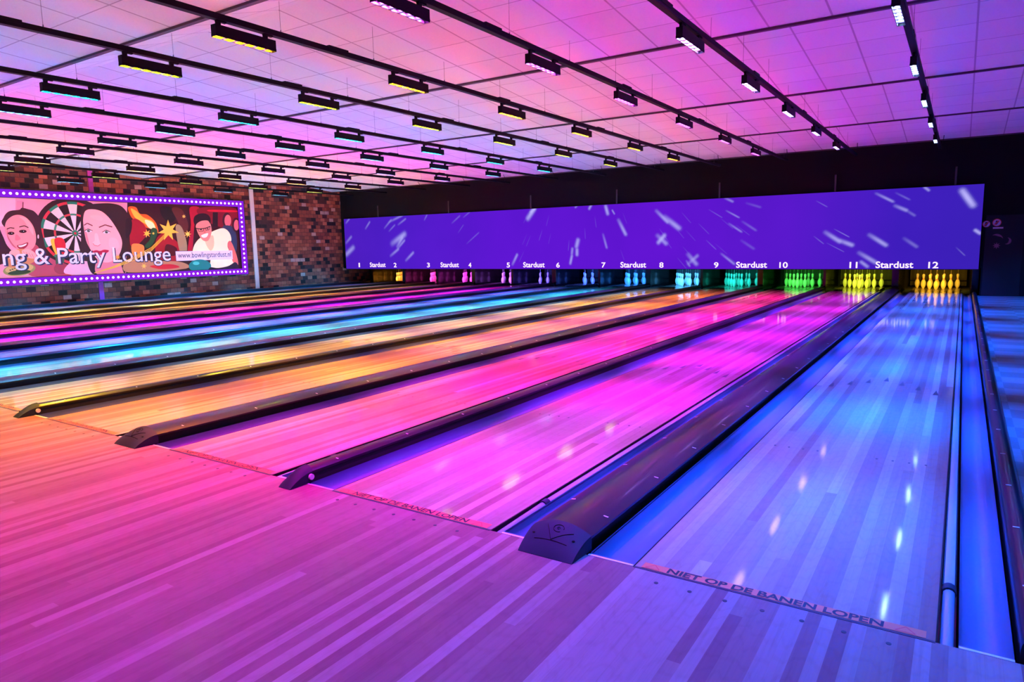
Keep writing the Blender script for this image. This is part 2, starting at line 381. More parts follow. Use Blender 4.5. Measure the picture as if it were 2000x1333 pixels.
# gutters
def gut_profile(side):
    pr = []
    W = GUT
    for i in range(13):
        a = PI*i/12; pr.append((-W/2*math.cos(a), -.012-.072*math.sin(a)))
    return pr
GM = {}
for sd, GW in ((-1, GUT), (1, GUT-.058)):
    gm = MB(); pr2 = [(-GW/2, 0.0)]+[(x*GW/GUT, z) for x, z in gut_profile(0)]+[(GW/2, 0.0)]
    gm.sweep(pr2, [.03]+[Y1*k/14 for k in range(1, 15)]); gm.sweep([(x, z-.006) for x, z in pr2], [.03, Y1])
    e1 = MB(); e1.box(-GW/2, GW/2, 0.0, .03, -.10, -.004)
    el = MB(); el.box(-GW/2, GW/2, .0, .012, -.02, .002)
    GM[sd] = (gm.mesh('gutter', M['gutter'], True), e1.mesh('end_plate', M['gutter']), el.mesh('edge_strip', M['strip']))
# bumper rail: a rounded bar folded down beside the lane, with its black end joint and the stub before it
rl = MB(); prr = [(-.020, -.05), (-.024, -.024), (-.017, -.008), (0, -.003), (.017, -.008), (.024, -.024), (.020, -.05)]
rl.sweep(prr, [.47, 4, 8, 12, Y1], closed=True); railme = rl.mesh('rail_bar', M['rail'], True)
jt = MB(); jt.tube([(0, .43, -.018), (0, .475, -.018)], .0245, 14); jointme = jt.mesh('end_joint', M['capblack'], True)
sb = MB(); sb.tube([(0, .012, -.030), (0, .43, -.022)], .021, 12); 
trm = MB(); trm.box(-.026, .026, .0, Y1, -.064, -.058); traym = trm.mesh('rail_tray', M['rail'])
stubme = sb.mesh('pivot_rod', M['rail'], True)
for n in range(12, 0, -1):
    for sd in (-1, 1):
        gx = LX[n]+sd*(HW+.006+GUT/2)+(.029 if sd > 0 else 0); gutme, endme, edgeme = GM[sd]
        g = empty('gutter', (gx, 0, 0), 'rounded plastic gutter along the %s edge of the %s lane numbered %d' % ('right' if sd > 0 else 'left', LANECOL[n], n), 'gutter', 'lane gutters')
        link('channel', gutme, g); link('end_plate', endme, g); link('edge_strip', edgeme, g)
    br = empty('bumper_rail', (LX[n]+HW+.006+.026, 0, 0), 'slim folded-down bumper rail in the right gutter of the %s lane numbered %d' % (LANECOL[n], n), 'bumper rail', 'bumper rails')
    link('rail_bar', railme, br); link('end_joint', jointme, br); link('pivot_rod', stubme, br); link('rail_tray', traym, br)

# dividers ----------------------------------------------------------
def arch(hw, ze, zc, n=12):
    return [(-hw+2*hw*i/n, ze+(zc-ze)*(1-(2*i/n-1)**2)) for i in range(n+1)]
def divider(cx, hw, label, wide, cap=True):
    r = empty('lane_divider', (cx, 0, 0), label, 'lane divider', 'capped dividers between lanes')
    b = MB(); pr = [(-hw*.82, -.08), (-hw*.82, .05), (-hw, .052)]+arch(hw, .064, .098 if wide else .088)+[(hw, .052), (hw*.82, .05), (hw*.82, -.08)]
    b.sweep(pr, [.045]+[1.25*k for k in range(1, 14)]+[Y1], closed=True)
    b.obj('cover', M['gloss'], r, True)
    b = MB(); b.box(-hw*.86, hw*.86, .05, Y1, -.09, .045); b.obj('plinth', M['dark'], r)
    if cap:
        b = MB(); nu, nv = 12, 10; vs = []
        for j in range(nv+1):
            tt = j/nv; y = -.115+.165*tt; h = math.sin(tt*PI/2)**.85; ww = hw*(.93+.07*tt)
            for i in range(nu+1):
                s = 2*i/nu-1; vs.append((s*ww, y, .002+h*(.062+.040*(1-s*s)) if wide else .002+h*(.060+.032*(1-s*s))))
        fs = [(j*(nu+1)+i, j*(nu+1)+i+1, (j+1)*(nu+1)+i+1, (j+1)*(nu+1)+i) for j in range(nv) for i in range(nu)]
        o = len(vs); vs2 = vs+[(v[0], v[1], 0.0) for v in vs]
        m_ = nu+1
        for j in range(nv): fs.append((j*m_, (j+1)*m_, o+(j+1)*m_, o+j*m_)); fs.append((j*m_+nu, (j+1)*m_+nu, o+(j+1)*m_+nu, o+j*m_+nu))
        for i in range(nu): fs.append((i, i+1, o+i+1, o+i)); fs.append((nv*m_+i, nv*m_+i+1, o+nv*m_+i+1, o+nv*m_+i))
        fs.append((o, o+nu, o+nv*m_+nu, o+nv*m_))
        b.add(vs2, fs); cp = b.obj('end_cap', M['capblack'], r, True)
        def zc(x, y):
            tt = min(1, max(0, (y+.115)/.165)); h = math.sin(tt*PI/2)**.85; s = x/(hw*(.93+.07*tt)); return .004+h*(.062+.040*(1-s*s))
        if wide:
            b = MB()
            for A, B in (((0, -.06), (.085, -.005)), ((0, -.06), (-.05, .01)), ((-.08, -.062), (.08, -.062)), ):
                b.tube([(A[0]+(B[0]-A[0])*k/6, A[1]+(B[1]-A[1])*k/6, zc(A[0]+(B[0]-A[0])*k/6, A[1]+(B[1]-A[1])*k/6)-.0008) for k in range(7)], .0016, 6)
            for rr in (.024, .007): b.tube([(.012+rr*math.cos(a), -.005+rr*.8*math.sin(a), zc(.012+rr*math.cos(a), -.005+rr*.8*math.sin(a))-.0008) for a in [2*PI*k/20 for k in range(18)]], .0015, 6)
            b.obj('emblem', M['black'], cp)
            for sx in (-.098, .098):
                b = MB(); b.lathe([(0, .003), (.005, .003), (.007, 0)], 10, (sx, -.035, zc(sx, -.035)-.001)); b.obj('bolt', M['black'], cp)
        else:
            b = MB(); b.tube([(hw*.8, .03, .035), (hw+.012, .03, .035)], .017, 16); kn = b.obj('round_plug', M['white'], cp, True); tag(kn, 'pale round plug')
    return r
screwme = MB(); screwme.box(-.012, .012, -.004, .004, 0, .0018); screwme = screwme.mesh('screw', M['strip'])
for n in range(12, 1, -1):
    cx = (LX[n]+LX[n-1])/2; wide = (n % 2 == 0)
    r = divider(cx, .142 if wide else .052, '%s black capped divider between lanes %d and %d' % ('wide arched' if wide else 'narrow', n-1, n), wide)
    if n >= 8:
        for k in range(15 if wide else 9):
            for sx in ((-1, 1) if wide else (1,)):
                o = link('screw', screwme, r); hwk = (.115 if wide else .03)*sx
                o.location = (hwk, .25+k*.62+(0 if sx > 0 else .12), (.0755 if wide else .0790)+.0009)
                o.rotation_euler = (0, math.atan(.5*sx*(.26 if wide else .2)), 0)
b = MB(); r = empty('lane_divider', (.798, 0, 0), 'black rounded kerb on the far right, between lane 12 gutter and blue walkway', 'lane divider', 'capped dividers between lanes')
b.sweep([(-.046, -.1), (-.047, .035)]+[(-.047*math.cos(a), .035+.050*math.sin(a)) for a in [PI*k/10 for k in range(1, 10)]]+[(.047, .035), (.046, -.1)], [.02, 4, 8, 12, WALL_F-.05], closed=True); b.obj('cover', M['gloss'], r, True)
for k in range(22):
    o = link('screw', screwme, r); o.location = (-.012, .4+k*.6, .0845)
r = empty('lane_divider', (-19.41, 0, 0), 'dark kerb along the brick wall beside lane 1', 'lane divider', 'capped dividers between lanes')
b = MB(); b.box(-.11, .11, 0, Y1, -.1, .07); b.box(-.11, .12, 0, Y1, .07, .085); b.obj('cover', M['gloss'], r)

# ------------------------------------------------------------------ pin decks
for n in range(0, 13):
    if n == 0: cx, hw = LX[1]-HW-.32, .1
    elif n == 12: cx, hw = .818, .07
    else: cx = (LX[n]+LX[n+1])/2; hw = .075 if n % 2 == 1 else .035
    b = MB(); b.box(cx-hw, cx+hw, Y1+.2, 20.0, -.15, 1.15)
    lab = 'tall dark glossy partition beside the pins, between lanes %d and %d' % (n, n+1) if 0 < n < 12 else ('tall dark glossy partition left of the lane 1 pins' if n == 0 else 'tall dark glossy partition right of the lane 12 pins')
    p = tag(b.obj('kickback_partition', M['kick']), lab, 'partition', 'pin deck partitions')
for n in range(12, 0, -1):
    r = empty('pit_curtain', (LX[n], 19.72, 0), 'ribbed grey curtain with black bar behind the pins of lane %d' % n, 'curtain', 'pit curtains')
    b = MB(); hwid = .66; N = 44
    xs = [-hwid+2*hwid*k/N for k in range(N+1)]
    vs = [(x, .012*math.sin(k*1.6), z) for z in (.02, .95) for k, x in enumerate(xs)]
    b.add(vs, [(k, k+1, N+2+k, N+1+k) for k in range(N)]); b.obj('curtain', M['curtain'], r, True)
    b = MB(); b.tube([(-.66, -.03, .16), (.66, -.03, .16)], .016, 8); b.box(-.40, -.36, -.05, -.02, -.05, .26); b.obj('support_bar', M['black'], r)
    b = MB(); b.box(LX[n]-.74, LX[n]+.74, YD, 20.0, -.12, -.03); o = b.obj('pit_floor', M['dark']); tag(o, kind='structure')
    for sd in (-1, 1):
        b = MB(); x = LX[n]+sd*(HW+.11)
        b.box(x-.10, x+.10, Y1, YD, -.10, -.06); tag(b.obj('flat_gutter', M['gutter']), 'flat gutter end on the %s of the lane %d pin deck' % ('right' if sd > 0 else 'left', n), 'gutter', 'flat gutters')
prof = [(0, 0), (.0250, 0), (.0270, .006), (.036, .019), (.0460, .045), (.0560, .080), (.0605, .114), (.0585, .145), (.050, .180), (.0385, .205), (.0300, .222), (.0250, .238), (.0228, .254), (.0237, .276), (.0265, .298), (.0305, .322), (.0323, .343), (.0300, .361), (.0230, .374), (.0120, .380), (0, .381)]
pm = MB(); pm.lathe(prof, 20); pinme = pm.mesh('pin_body', M['pin'], True)
st = MB(); st.lathe([(.0288, .2265), (.0262, .236)], 20); st.lathe([(.0236, .256), (.0243, .268)], 20)
stripeme = st.mesh('neck_stripe', mat('pin_stripe', (.45, .01, .01), .3), True)
sg = MB(); sg.tube([(0, 0, .379), (0, 0, 1.15)], .0022, 6); strme = sg.mesh('string', M['string'])
PINPOS = []
WORDS = {(0, 0): 'foremost head pin', (1, 0): 'left pin of the second row', (1, 1): 'right pin of the second row',
         (2, 0): 'left pin of the third row', (2, 1): 'middle pin of the third row', (2, 2): 'right pin of the third row',
         (3, 0): 'far left pin of the back row', (3, 1): 'inner left pin of the back row', (3, 2): 'inner right pin of the back row', (3, 3): 'far right pin of the back row'}
PCN = {12: 'amber-lit', 11: 'yellow-green-lit', 10: 'green-lit', 9: 'turquoise-lit', 8: 'pale blue-lit', 7: 'blue-lit', 6: 'deep blue-lit', 5: 'indigo-lit', 4: 'violet-lit', 3: 'purple-lit', 2: 'pink-lit', 1: 'orange-lit'}
LNW = {n: 'lane %d' % n for n in range(1, 13)}; LNW[1] = 'the brick-side lane'
for n in range(12, 0, -1):
    for rw in range(4):
        for k in range(rw+1):
            x = LX[n]+(k-rw/2)*.3048; y = 18.29+rw*.264
            r = empty('bowling_pin', (x, y, 0), '%s white bowling pin, %s on %s' % (PCN[n], WORDS[(rw, k)], LNW[n]), 'bowling pin', 'bowling pins on lane %d' % n)
            link('pin_body', pinme, r); link('neck_stripe', stripeme, r); link('string', strme, r)
    # the pin deck lamp hidden up behind the screen
    r = empty('pin_deck_lamp', (LX[n], 16.75, .9), 'slim hidden lamp over the pin deck of lane %d' % n, 'lamp', 'pin deck lamps')
    b = MB(); b.box(-.4, .4, -.03, .03, .0, .05); b.box(-.36, -.34, -.01, .01, .05, .30); b.box(.34, .36, -.01, .01, .05, .30); b.obj('housing', M['black'], r)
    ld = bpy.data.lights.new('pin_light', 'AREA'); ld.shape = 'RECTANGLE'; ld.size = .8; ld.size_y = .05; ld.energy = 9 if n > 10 else (8 if n > 8 else 18)
    ld.color = PINC[n]; ld.spread = math.radians(50)
    lo = bpy.data.objects.new('pin_light', ld); C.objects.link(lo); lo.parent = r
    lo.location = (0, 0, -.02)
    d = Vector((0, 18.7-16.75, .17-.88)).normalized(); lo.rotation_euler = d.to_track_quat('-Z', 'Z').to_euler()

# ------------------------------------------------------------------ masking screen
YS = 16.33; SX0, SX1, SZ0, SZ1 = -19.35, .845, .600, 2.490
scr = empty('masking_screen', (0, YS, 0), 'long glowing purple screen with star streaks and lane numbers above the pins', 'screen')
b = MB(); b.box(SX0-.02, SX1+.0, .004, .05, SZ0-.012, SZ1+.012); b.obj('frame', M['black'], scr)
m = bpy.data.materials.new('screen_purple'); m.use_nodes = True; m.node_tree.nodes.clear()
class NT2(NT):
    def __init__(s, m): s.t = m.node_tree
t = NT2(m); pos, x, y, z = t.xyz()
u = t.math('DIVIDE', t.math('SUBTRACT', x, SX0), SX1-SX0)
c = t.ramp(u, [(0, (.070, .012, .50)), (.12, (.075, .012, .56)), (.35, (.105, .008, .62)), (.62, (.115, .007, .62)), (.80, (.095, .009, .58)), (.92, (.050, .012, .50)), (1, (.042, .014, .46))])
c = t.mix(.25, c, t.ramp(t.noise(pos, .55, 2), [(.3, (.7, .8, .8)), (.7, (1.25, 1.1, 1.1))]), 'MULTIPLY')
e = t.n('ShaderNodeEmission'); o_ = t.n('ShaderNodeOutputMaterial'); t.l(c, e.inputs[0]); e.inputs[1].default_value = 1.05; t.l(e.outputs[0], o_.inputs[0])
b = MB(); b.add([(SX0, 0, SZ0), (SX1, 0, SZ0), (SX1, 0, SZ1), (SX0, 0, SZ1)], [(0, 1, 2, 3)]); b.obj('screen_picture', m, scr)
# light streaks of the picture: soft patches with a glow attribute
def on_screen(u_, v_):
    d = fw+rt*((u_-1000)/FPX)-up*((v_-666.5)/FPX); k = (YS-CAM.y)/d.y; return CAM.x+d.x*k, CAM.z+d.z*k
ST = [  # x,y of one end, other end (photo of the screen), half width, brightness
 (676, 436, 682, 428, 3, .5), (714, 447, 722, 434, 3, .55), (676, 475, 686, 463, 4, .5), (677, 497, 690, 484, 7, .6),
 (751, 446, 764, 430, 3, .5), (760, 434, 786, 421, 3.5, .6), (760, 452, 771, 440, 2.5, .4), (778, 439, 792, 428, 3, .5),
 (766, 476, 790, 458, 8, 1), (776, 482, 786, 464, 5, .9), (763, 500, 778, 487, 4, .7), (777, 486, 790, 470, 3.5, .7), (793, 509, 807, 494, 4, .75),
 (829, 430, 834, 420, 2.5, .4), (883, 436, 898, 422, 2.5, .3), (905, 425, 918, 414, 2, .3), (912, 476, 935, 455, 2, .25), (895, 455, 905, 440, 1.6, .2),
 (1001, 517, 1010, 498, 4, .8), (1031, 427, 1043, 409, 7, .8), (1037, 415, 1045, 407, 5, .9),
 (1151, 408, 1155, 400, 4, .6), (1124, 405, 1128, 401, 3, .5), (1183, 403, 1187, 418, 5, .75), (1196, 411, 1200, 418, 2.5, .5), (1208, 430, 1222, 458, 5, .95), (1178, 458, 1185, 484, 3.5, .6),
 (1126, 482, 1129, 469, 6, .7), (1127, 498, 1127, 488, 5, .7), (1114, 515, 1117, 500, 4, .7), (1117, 496, 1118, 486, 4, .5),
 (1282, 412, 1304, 434, 5, .9), (1298, 424, 1326, 446, 7, 1), (1284, 460, 1301, 476, 6, .8), (1286, 474, 1298, 460, 6, .8),
 (1344, 497, 1360, 516, 6, .75), (1344, 516, 1362, 500, 5, .6), (1341, 510, 1347, 520, 3, .5),
 (1416, 387, 1431, 394, 3.5, .6), (1419, 412, 1443, 425, 2.5, .6), (1424, 437, 1448, 453, 3, .6), (1450, 433, 1476, 450, 3.5, .3), (1458, 397, 1485, 405, 3.5, .2), (1409, 496, 1434, 516, 3.5, .7), (1448, 470, 1472, 486, 4, .2),
 (1711, 378, 1744, 394, 4, .8), (1748, 402, 1770, 411, 5, .8), (1770, 411, 1786, 421, 4, .35), (1750, 377, 1776, 390, 3, .3), (1806, 366, 1814, 372, 4, .6), (1880, 373, 1900, 401, 9, 1),
 (1612, 454, 1640, 472, 6, 1), (1640, 470, 1664, 479, 6, 1), (1630, 448, 1658, 463, 1.5, .5), (1698, 459, 1730, 479, 6, 1), (1766, 466, 1790, 482, 5, .4), (1678, 494, 1710, 513, 6, .9), (1682, 512, 1694, 521, 5, .6),
 (1905, 450, 1914, 456, 5, .8), (1590, 462, 1608, 476, 1.6, .3), (1615, 475, 1648, 492, 1.4, .3), (1868, 484, 1884, 499, 2, .3), (1595, 393, 1615, 404, 1.6, .3), (1385, 410, 1410, 425, 1.5, .25), (1380, 470, 1398, 487, 1.5, .25)]
for k in range(26):
    uu = random.uniform(1000, 1500); vv = random.uniform(410, 505); dx = (uu-1130)*.06; dy = 14; ST.append((uu, vv, uu+dx*1.4, vv+dy*1.4, 1.3, random.uniform(.06, .16)))
NX, NZ = 16, 8
SM = []
for i, (x0, y0, x1, y1, hw_, br_) in enumerate(ST):
    A = Vector(on_screen(x0, y0)); B = Vector(on_screen(x1, y1)); sc_ = on_screen((x0+x1)/2, (y0+y1)/2)
    px = abs(on_screen((x0+x1)/2, (y0+y1)/2+1)[1]-sc_[1]); W = hw_*px*1.3; d = (B-A); L = d.length; d = d/L; nn = Vector((-d.y, d.x))
    A = A-d*W; L += 2*W; o = 0; vs, fs, gl = [], [], []
    for j in range(NZ+1):
        for k in range(NX+1):
            a_ = k/NX*2-1; c_ = j/NZ*2-1; p = A+d*(L*k/NX)+nn*(W*c_)
            e_ = max(0, abs(a_)*(L/2)-(L/2-W))/W; rr = math.sqrt(min(1, e_*e_+c_*c_)); g_ = (math.cos(PI*rr)*.5+.5)**1.7*(.25+.75*(a_*.5+.5) if L > 5*W else 1)*(1-.6*a_*a_)
            px_ = min(max(p.x, SX0), SX1); pz_ = min(max(p.y, SZ0), SZ1)
            vs.append((px_, -.003-.0002*(i % 9), pz_)); gl.append(g_*br_)
    for j in range(NZ):
        for k in range(NX): fs.append((o+j*(NX+1)+k, o+j*(NX+1)+k+1, o+(j+1)*(NX+1)+k+1, o+(j+1)*(NX+1)+k))
    me = bpy.data.meshes.new('light_streak'); me.from_pydata(vs, [], fs); at = me.attributes.new('glow', 'FLOAT', 'POINT'); at.data.foreach_set('value', gl); SM.append(me)
m = bpy.data.materials.new('streak_glow'); m.use_nodes = True; m.node_tree.nodes.clear(); t = NT2(m)
a = t.n('ShaderNodeAttribute', attribute_name='glow'); e = t.n('ShaderNodeEmission'); tp = t.n('ShaderNodeBsdfTransparent'); mx = t.n('ShaderNodeMixShader'); o_ = t.n('ShaderNodeOutputMaterial')
e.inputs[0].default_value = (.50, .46, 1, 1); e.inputs[1].default_value = 1.0
t.l(a.outputs['Fac'], mx.inputs[0]); t.l(tp.outputs[0], mx.inputs[1]); t.l(e.outputs[0], mx.inputs[2]); t.l(mx.outputs[0], o_.inputs[0]); m.cycles.emission_sampling = 'NONE'

for me in SM: me.materials.append(m); link('light_streak', me, scr)
mw = emis('screen_lettering', (1.0, .74, 1.0), 1.35, False)
def screen_text(s, uc, wpx, vtop, vbot, nm):
    x0, z1 = on_screen(uc-wpx/2, vtop); x1, z0 = on_screen(uc+wpx/2, vbot)
    me = fit_text(s, x0, x1, z0, z1, .018, res=4); me.materials.clear(); me.materials.append(mw)
    o = link(nm, me, scr); o.rotation_euler = (PI/2, 0, 0); o.location = (0, -.0075, 0)
for s, uc, wpx in (('1', 702, 3), ('2', 772, 6), ('3', 837, 6), ('4', 918, 6), ('5', 993, 6.5), ('6', 1090, 7), ('7', 1179, 8), ('8', 1292, 8), ('9', 1399, 8.5), ('10', 1530.5, 16), ('11', 1667, 15), ('12', 1823, 19)):
    h = 8.5+(uc-700)*.0036; screen_text(s, uc, wpx, 518-h/2, 518+h/2, 'lane_number')
for uc, wpx in ((738, 31), (878.5, 36), (1043, 42), (1237, 50), (1468, 60), (1747, 73)):
    h = 9+(uc-700)*.0038; screen_text('Stardust', uc, wpx, 517.5-h/2, 517.5+h/2, 'lettering')
for x in (-17.6, -14.3, -11, -8.05, -5.05, -2.2, .3):
    b = MB(); b.box(x-.02, x+.02, .03, .05, SZ1, SZ1+.42); b.obj('hanger', mat('hanger_grey', (.06, .05, .06), .5) if x < -17 else bpy.data.materials['hanger_grey'], scr)

# ------------------------------------------------------------------ light tracks
ZT = 3.30
FIX = {13: [4.3, 6.5, 8.7, 10.9, 13.1], 12: [4.32, 6.59, 8.85, 11.02, 13.29], 11: [4.10, 6.30, 8.45, 10.72, 13.0], 10: [1.81, 4.0, 6.12, 8.38, 10.60, 12.86], 9: [1.61, 3.79, 5.97, 8.11, 10.37, 12.5],
       8: [1.63, 3.82, 5.95, 8.09, 10.28, 12.55], 7: [1.67, 3.89, 6.02, 8.2, 10.35, 12.5], 6: [1.82, 3.89, 6.08, 8.16, 10.34, 12.56], 5: [1.75, 3.9, 6.06, 8.23, 10.38, 12.6],
       4: [1.75, 3.96, 6.16, 8.27, 10.39, 12.44], 3: [1.8, 4.03, 6.18, 8.42, 10.49, 12.6], 2: [1.9, 4.1, 6.32, 8.5, 10.6, 12.7], 1: [1.9, 4.1, 6.31, 8.5, 10.6, 12.7]}
for n in FIX:
    f0 = FIX[n][0]
    while f0 > -4: f0 -= 2.2; FIX[n].insert(0, f0)
bodyme = MB(); L2 = .31; W2 = .032
bodyme.box(-W2, W2, -L2, L2, -.135, -.060)                         # housing
for s in (-1, 1): bodyme.box(s*W2-.0015, s*W2+.0015, -L2, L2, -.158, -.134); bodyme.box(-W2, W2, s*L2-.0015, s*L2+.0015, -.158, -.134)
bodyme = bodyme.mesh('housing', M['black'])
cell = MB()
for k in range(1, 6): yk = -L2+2*L2*k/6; cell.box(-W2+.002, W2-.002, yk-.016, yk+.016, -.156, -.135)
cell.box(-W2+.002, -W2+.004, -L2+.002, L2-.002, -.156, -.135); cell.box(W2-.004, W2-.002, -L2+.002, L2-.002, -.156, -.135)
cellme = cell.mesh('cell_divider', M['alu'])
stem = MB(); stem.box(-.012, .012, -.02, .02, -.061, -.0165); stem.box(-.015, .015, -.02, .075, -.030, -.0165); stemme = stem.mesh('mounting_stem', M['black'])
TWORD = {13: 'blue', 12: 'blue', 11: 'violet-blue', 10: 'magenta', 9: 'amber', 8: 'yellow-green', 7: 'cyan', 6: 'blue', 5: 'violet-blue', 4: 'purple', 3: 'orange', 2: 'yellow-green', 1: 'light blue'}
ORD = ['nearest to the screen', 'second from the screen', 'third from the screen', 'fourth from the screen', 'fifth from the screen', 'sixth from the screen', 'seventh from the screen', 'eighth from the screen', 'ninth from the screen', 'tenth from the screen']
WHERE = {n: 'lane %d' % n for n in range(1, 13)}; WHERE[13] = 'out-of-view right walkway'  # last entry: track out of view, added for the blue light on the walkway
for n in range(13, 0, -1):
    tx = TX[n]
    tr_ = empty('lighting_track', (tx, 0, ZT), 'long black ceiling track carrying %s light bars above the %s' % (TWORD[n], WHERE[n]), 'lighting track', 'ceiling lighting tracks')
    b = MB(); b.box(-.022, .022, -6.5, 15.95, -.016, .016); b.box(-.030, -.024, -6.5, 15.95, -.016, .034); b.box(.024, .030, -6.5, 15.95, -.016, .034); b.obj('rail', M['black'], tr_)  # side lips added to block the ceiling fill lights from below
    for k in range(6):
        yk = -3.4+3.05*k+.35*(n % 3); b = MB(); b.box(-.034, .034, yk-.13, yk+.13, .010, .048); b.obj('coupler', M['black'], tr_)
    def ceil_z(y):
        for i in range(len(VAL)-1):
            if VAL[i] <= y < VAL[i+1]:
                a = y-VAL[i]; return ZV+(ZC-ZV)*a/RISE if a < RISE else ZC-(ZC-ZV)*(a-RISE)/(3.6-RISE)
        return ZV+.05
    yk = -1.6+.13*n
    while yk < 15.6:
        b = MB(); zc_ = ceil_z(yk)-ZT; b.tube([(0, yk, .016), (0, yk, zc_)], .0018, 5, caps=False); b.tube([(0, yk, .016), (0, yk, .06)], .006, 6); b.obj('suspension_wire', M['wire'], tr_); yk += 1.22
    b = MB(); b.tube([(0, 15.6, .016), (.03, 15.66, .05), (.06, 15.62, .12), (.075, 15.5, .22)], .007, 6); b.obj('feed_cable', M['black'], tr_)
    ml = emis('led_%d' % n, LEDC[n], LED_E, False); mcol = bpy.data.materials['led_%d' % n]
    lens = MB(); lens.lathe([(0.0001, -.1385), (.013, -.1385), (.013, -.134)], 8)
    lensme = lens.mesh('led_lens', ml)
    if n < 6:
        lens = MB()
        for k in range(6): lens.lathe([(0.0001, -.1385), (.013, -.1385), (.013, -.134)], 6, (0, -L2+2*L2*(k+.5)/6, 0))
        lensme = lens.mesh('led_lens', ml)
    ld = bpy.data.lights.new('beam_%d' % n, 'AREA'); ld.shape = 'RECTANGLE'; ld.size = .05; ld.size_y = .12; ld.energy = BEAM_W*.5*POW[n]; ld.color = HUE[n]; ld.spread = math.radians(BEAM_SPREAD)
    ldn = ld.copy(); ldn.energy = BEAM_W*.5*POW[n]*.62; ldb = ld.copy(); ldb.energy = BEAM_W*.5*POW[n]*.08; ldn.spread = ldb.spread = math.radians(74)
    lw = bpy.data.lights.new('wide_%d' % n, 'AREA'); lw.shape = 'RECTANGLE'; lw.size = .022; lw.size_y = .58; lw.energy = WIDE_W; lw.color = LEDC[n]
    fl_ = FIX[n]
    for i, fy in enumerate(fl_):
        label = 'black light bar glowing %s on the %s track, %s' % (TWORD[n], WHERE[n], ORD[len(fl_)-1-i])
        r = empty('light_bar', (tx, fy, ZT), label, 'light bar', 'light bars on the ceiling tracks')
        link('housing', bodyme, r); link('cell_divider', cellme, r)
        for s in (-1, 1):
            o = link('mounting_stem', stemme, r); o.location = (0, s*.24-.02, 0)
        if n < 6: link('led_lens', lensme, r)
        else:
            for k in range(6):
                o = link('led_lens', lensme, r); o.location = (0, -L2+2*L2*(k+.5)/6, 0)
        for tilt in (-15, 15):
            lo = bpy.data.objects.new('beam', ld if fy > .5 else (ldn if fy > -1.2 else ldb)); C.objects.link(lo); lo.parent = r
            lo.location = (0, math.copysign(.16, tilt), -.177); lo.rotation_euler = (math.radians(tilt), 0, 0)
        if i == len(fl_)-1:      # beam added to the last bar to light the lane end
            lo = bpy.data.objects.new('beam', ld); C.objects.link(lo); lo.parent = r; lo.location = (0, .2, -.197); lo.rotation_euler = (math.radians(34), 0, 0)
        lo = bpy.data.objects.new('wide_beam', lw); C.objects.link(lo); lo.parent = r; lo.location = (0, 0, -.1365)
    # fill lights added over the track to brighten the ceiling
    if UP_W > 0:
        lu = bpy.data.lights.new('ceiling_fill_%d' % n, 'AREA'); lu.shape = 'RECTANGLE'; lu.size = .014; lu.size_y = 20; lu.energy = UP_W; lu.color = UPC[n]
        for s in (-1, 1):
            lo = bpy.data.objects.new('ceiling_fill', lu); C.objects.link(lo); lo.parent = tr_; lo.location = (s*.006, 5.5, .030); lo.rotation_euler = (0, PI-s*math.radians(78), 0)

# ------------------------------------------------------------------ illuminated wall sign on the brick wall
SGX = WALL_L+.10
sign = empty('wall_sign', (SGX, 8.4, 0), 'large lit advertising sign with purple bulb frame on the brick wall', 'sign')
YA, YB, ZA, ZB = 4.75, 12.05, .59, 2.985
IY, IZA, IZB = 11.82, .775, 2.79
b = MB(); b.box(WALL_L, SGX-.002, YA, YB, ZA, ZB); child_at(b.obj('backing_box', M['purpleframe']), sign)
mf = emis('purple_border', (.27, .015, .80), 1.0)
b = MB()
b.box(SGX-.002, SGX+.02, YA, YB, IZB, ZB); b.box(SGX-.002, SGX+.02, YA, YB, ZA, IZA); b.box(SGX-.002, SGX+.02, IY, YB, IZA, IZB)
child_at(b.obj('border', mf), sign)
b = MB()
for a_ in ((YA, YB+.02, ZB, ZB+.02), (YA, YB+.02, ZA-.02, ZA), (YB, YB+.02, ZA, ZB), (YA, IY, IZB-.014, IZB), (YA, IY, IZA, IZA+.014), (IY-.014, IY, IZA, IZB)):
    b.box(SGX-.004, SGX+.026, a_[0], a_[1], a_[2], a_[3])
child_at(b.obj('trim', M['purpleframe']), sign)
mb_ = emis('bulb_glow', (1.0, .62, 1.0), 2.6)
bb = MB(); bb.lathe([(0.0001, .026), (.018, .022), (.030, .010), (.034, 0)], 10)
bulbme = bb.mesh('bulb', mb_, True)
BP = []
zt, zb_ = (IZB+ZB)/2, (ZA+IZA)/2; yr = (IY+YB)/2
k = 0
while yr-.143*k > YA+.05: BP.append((yr-.143*k, zt)); BP.append((yr-.143*k, zb_)); k += 1
nv = 15
for k in range(1, nv): BP.append((yr, zb_+(zt-zb_)*k/nv))
BP.sort(key=lambda p: -p[0])
for (yb, zb2) in BP[-100:]:
    o = link('bulb', bulbme, sign); o.location = (.02, yb-8.4, zb2); o.rotation_euler = (0, PI/2, 0)
b = MB()
for (yb, zb2) in BP[:-100]:
    bb2 = [(SGX+.02+v.co.z, yb+v.co.y, zb2-v.co.x) for v in bulbme.vertices]; b.add(bb2, [tuple(p.vertices) for p in bulbme.polygons])
if BP[:-100]: o = child_at(b.obj('bulb', mb_, smooth=True), sign); o['kind'] = 'stuff'

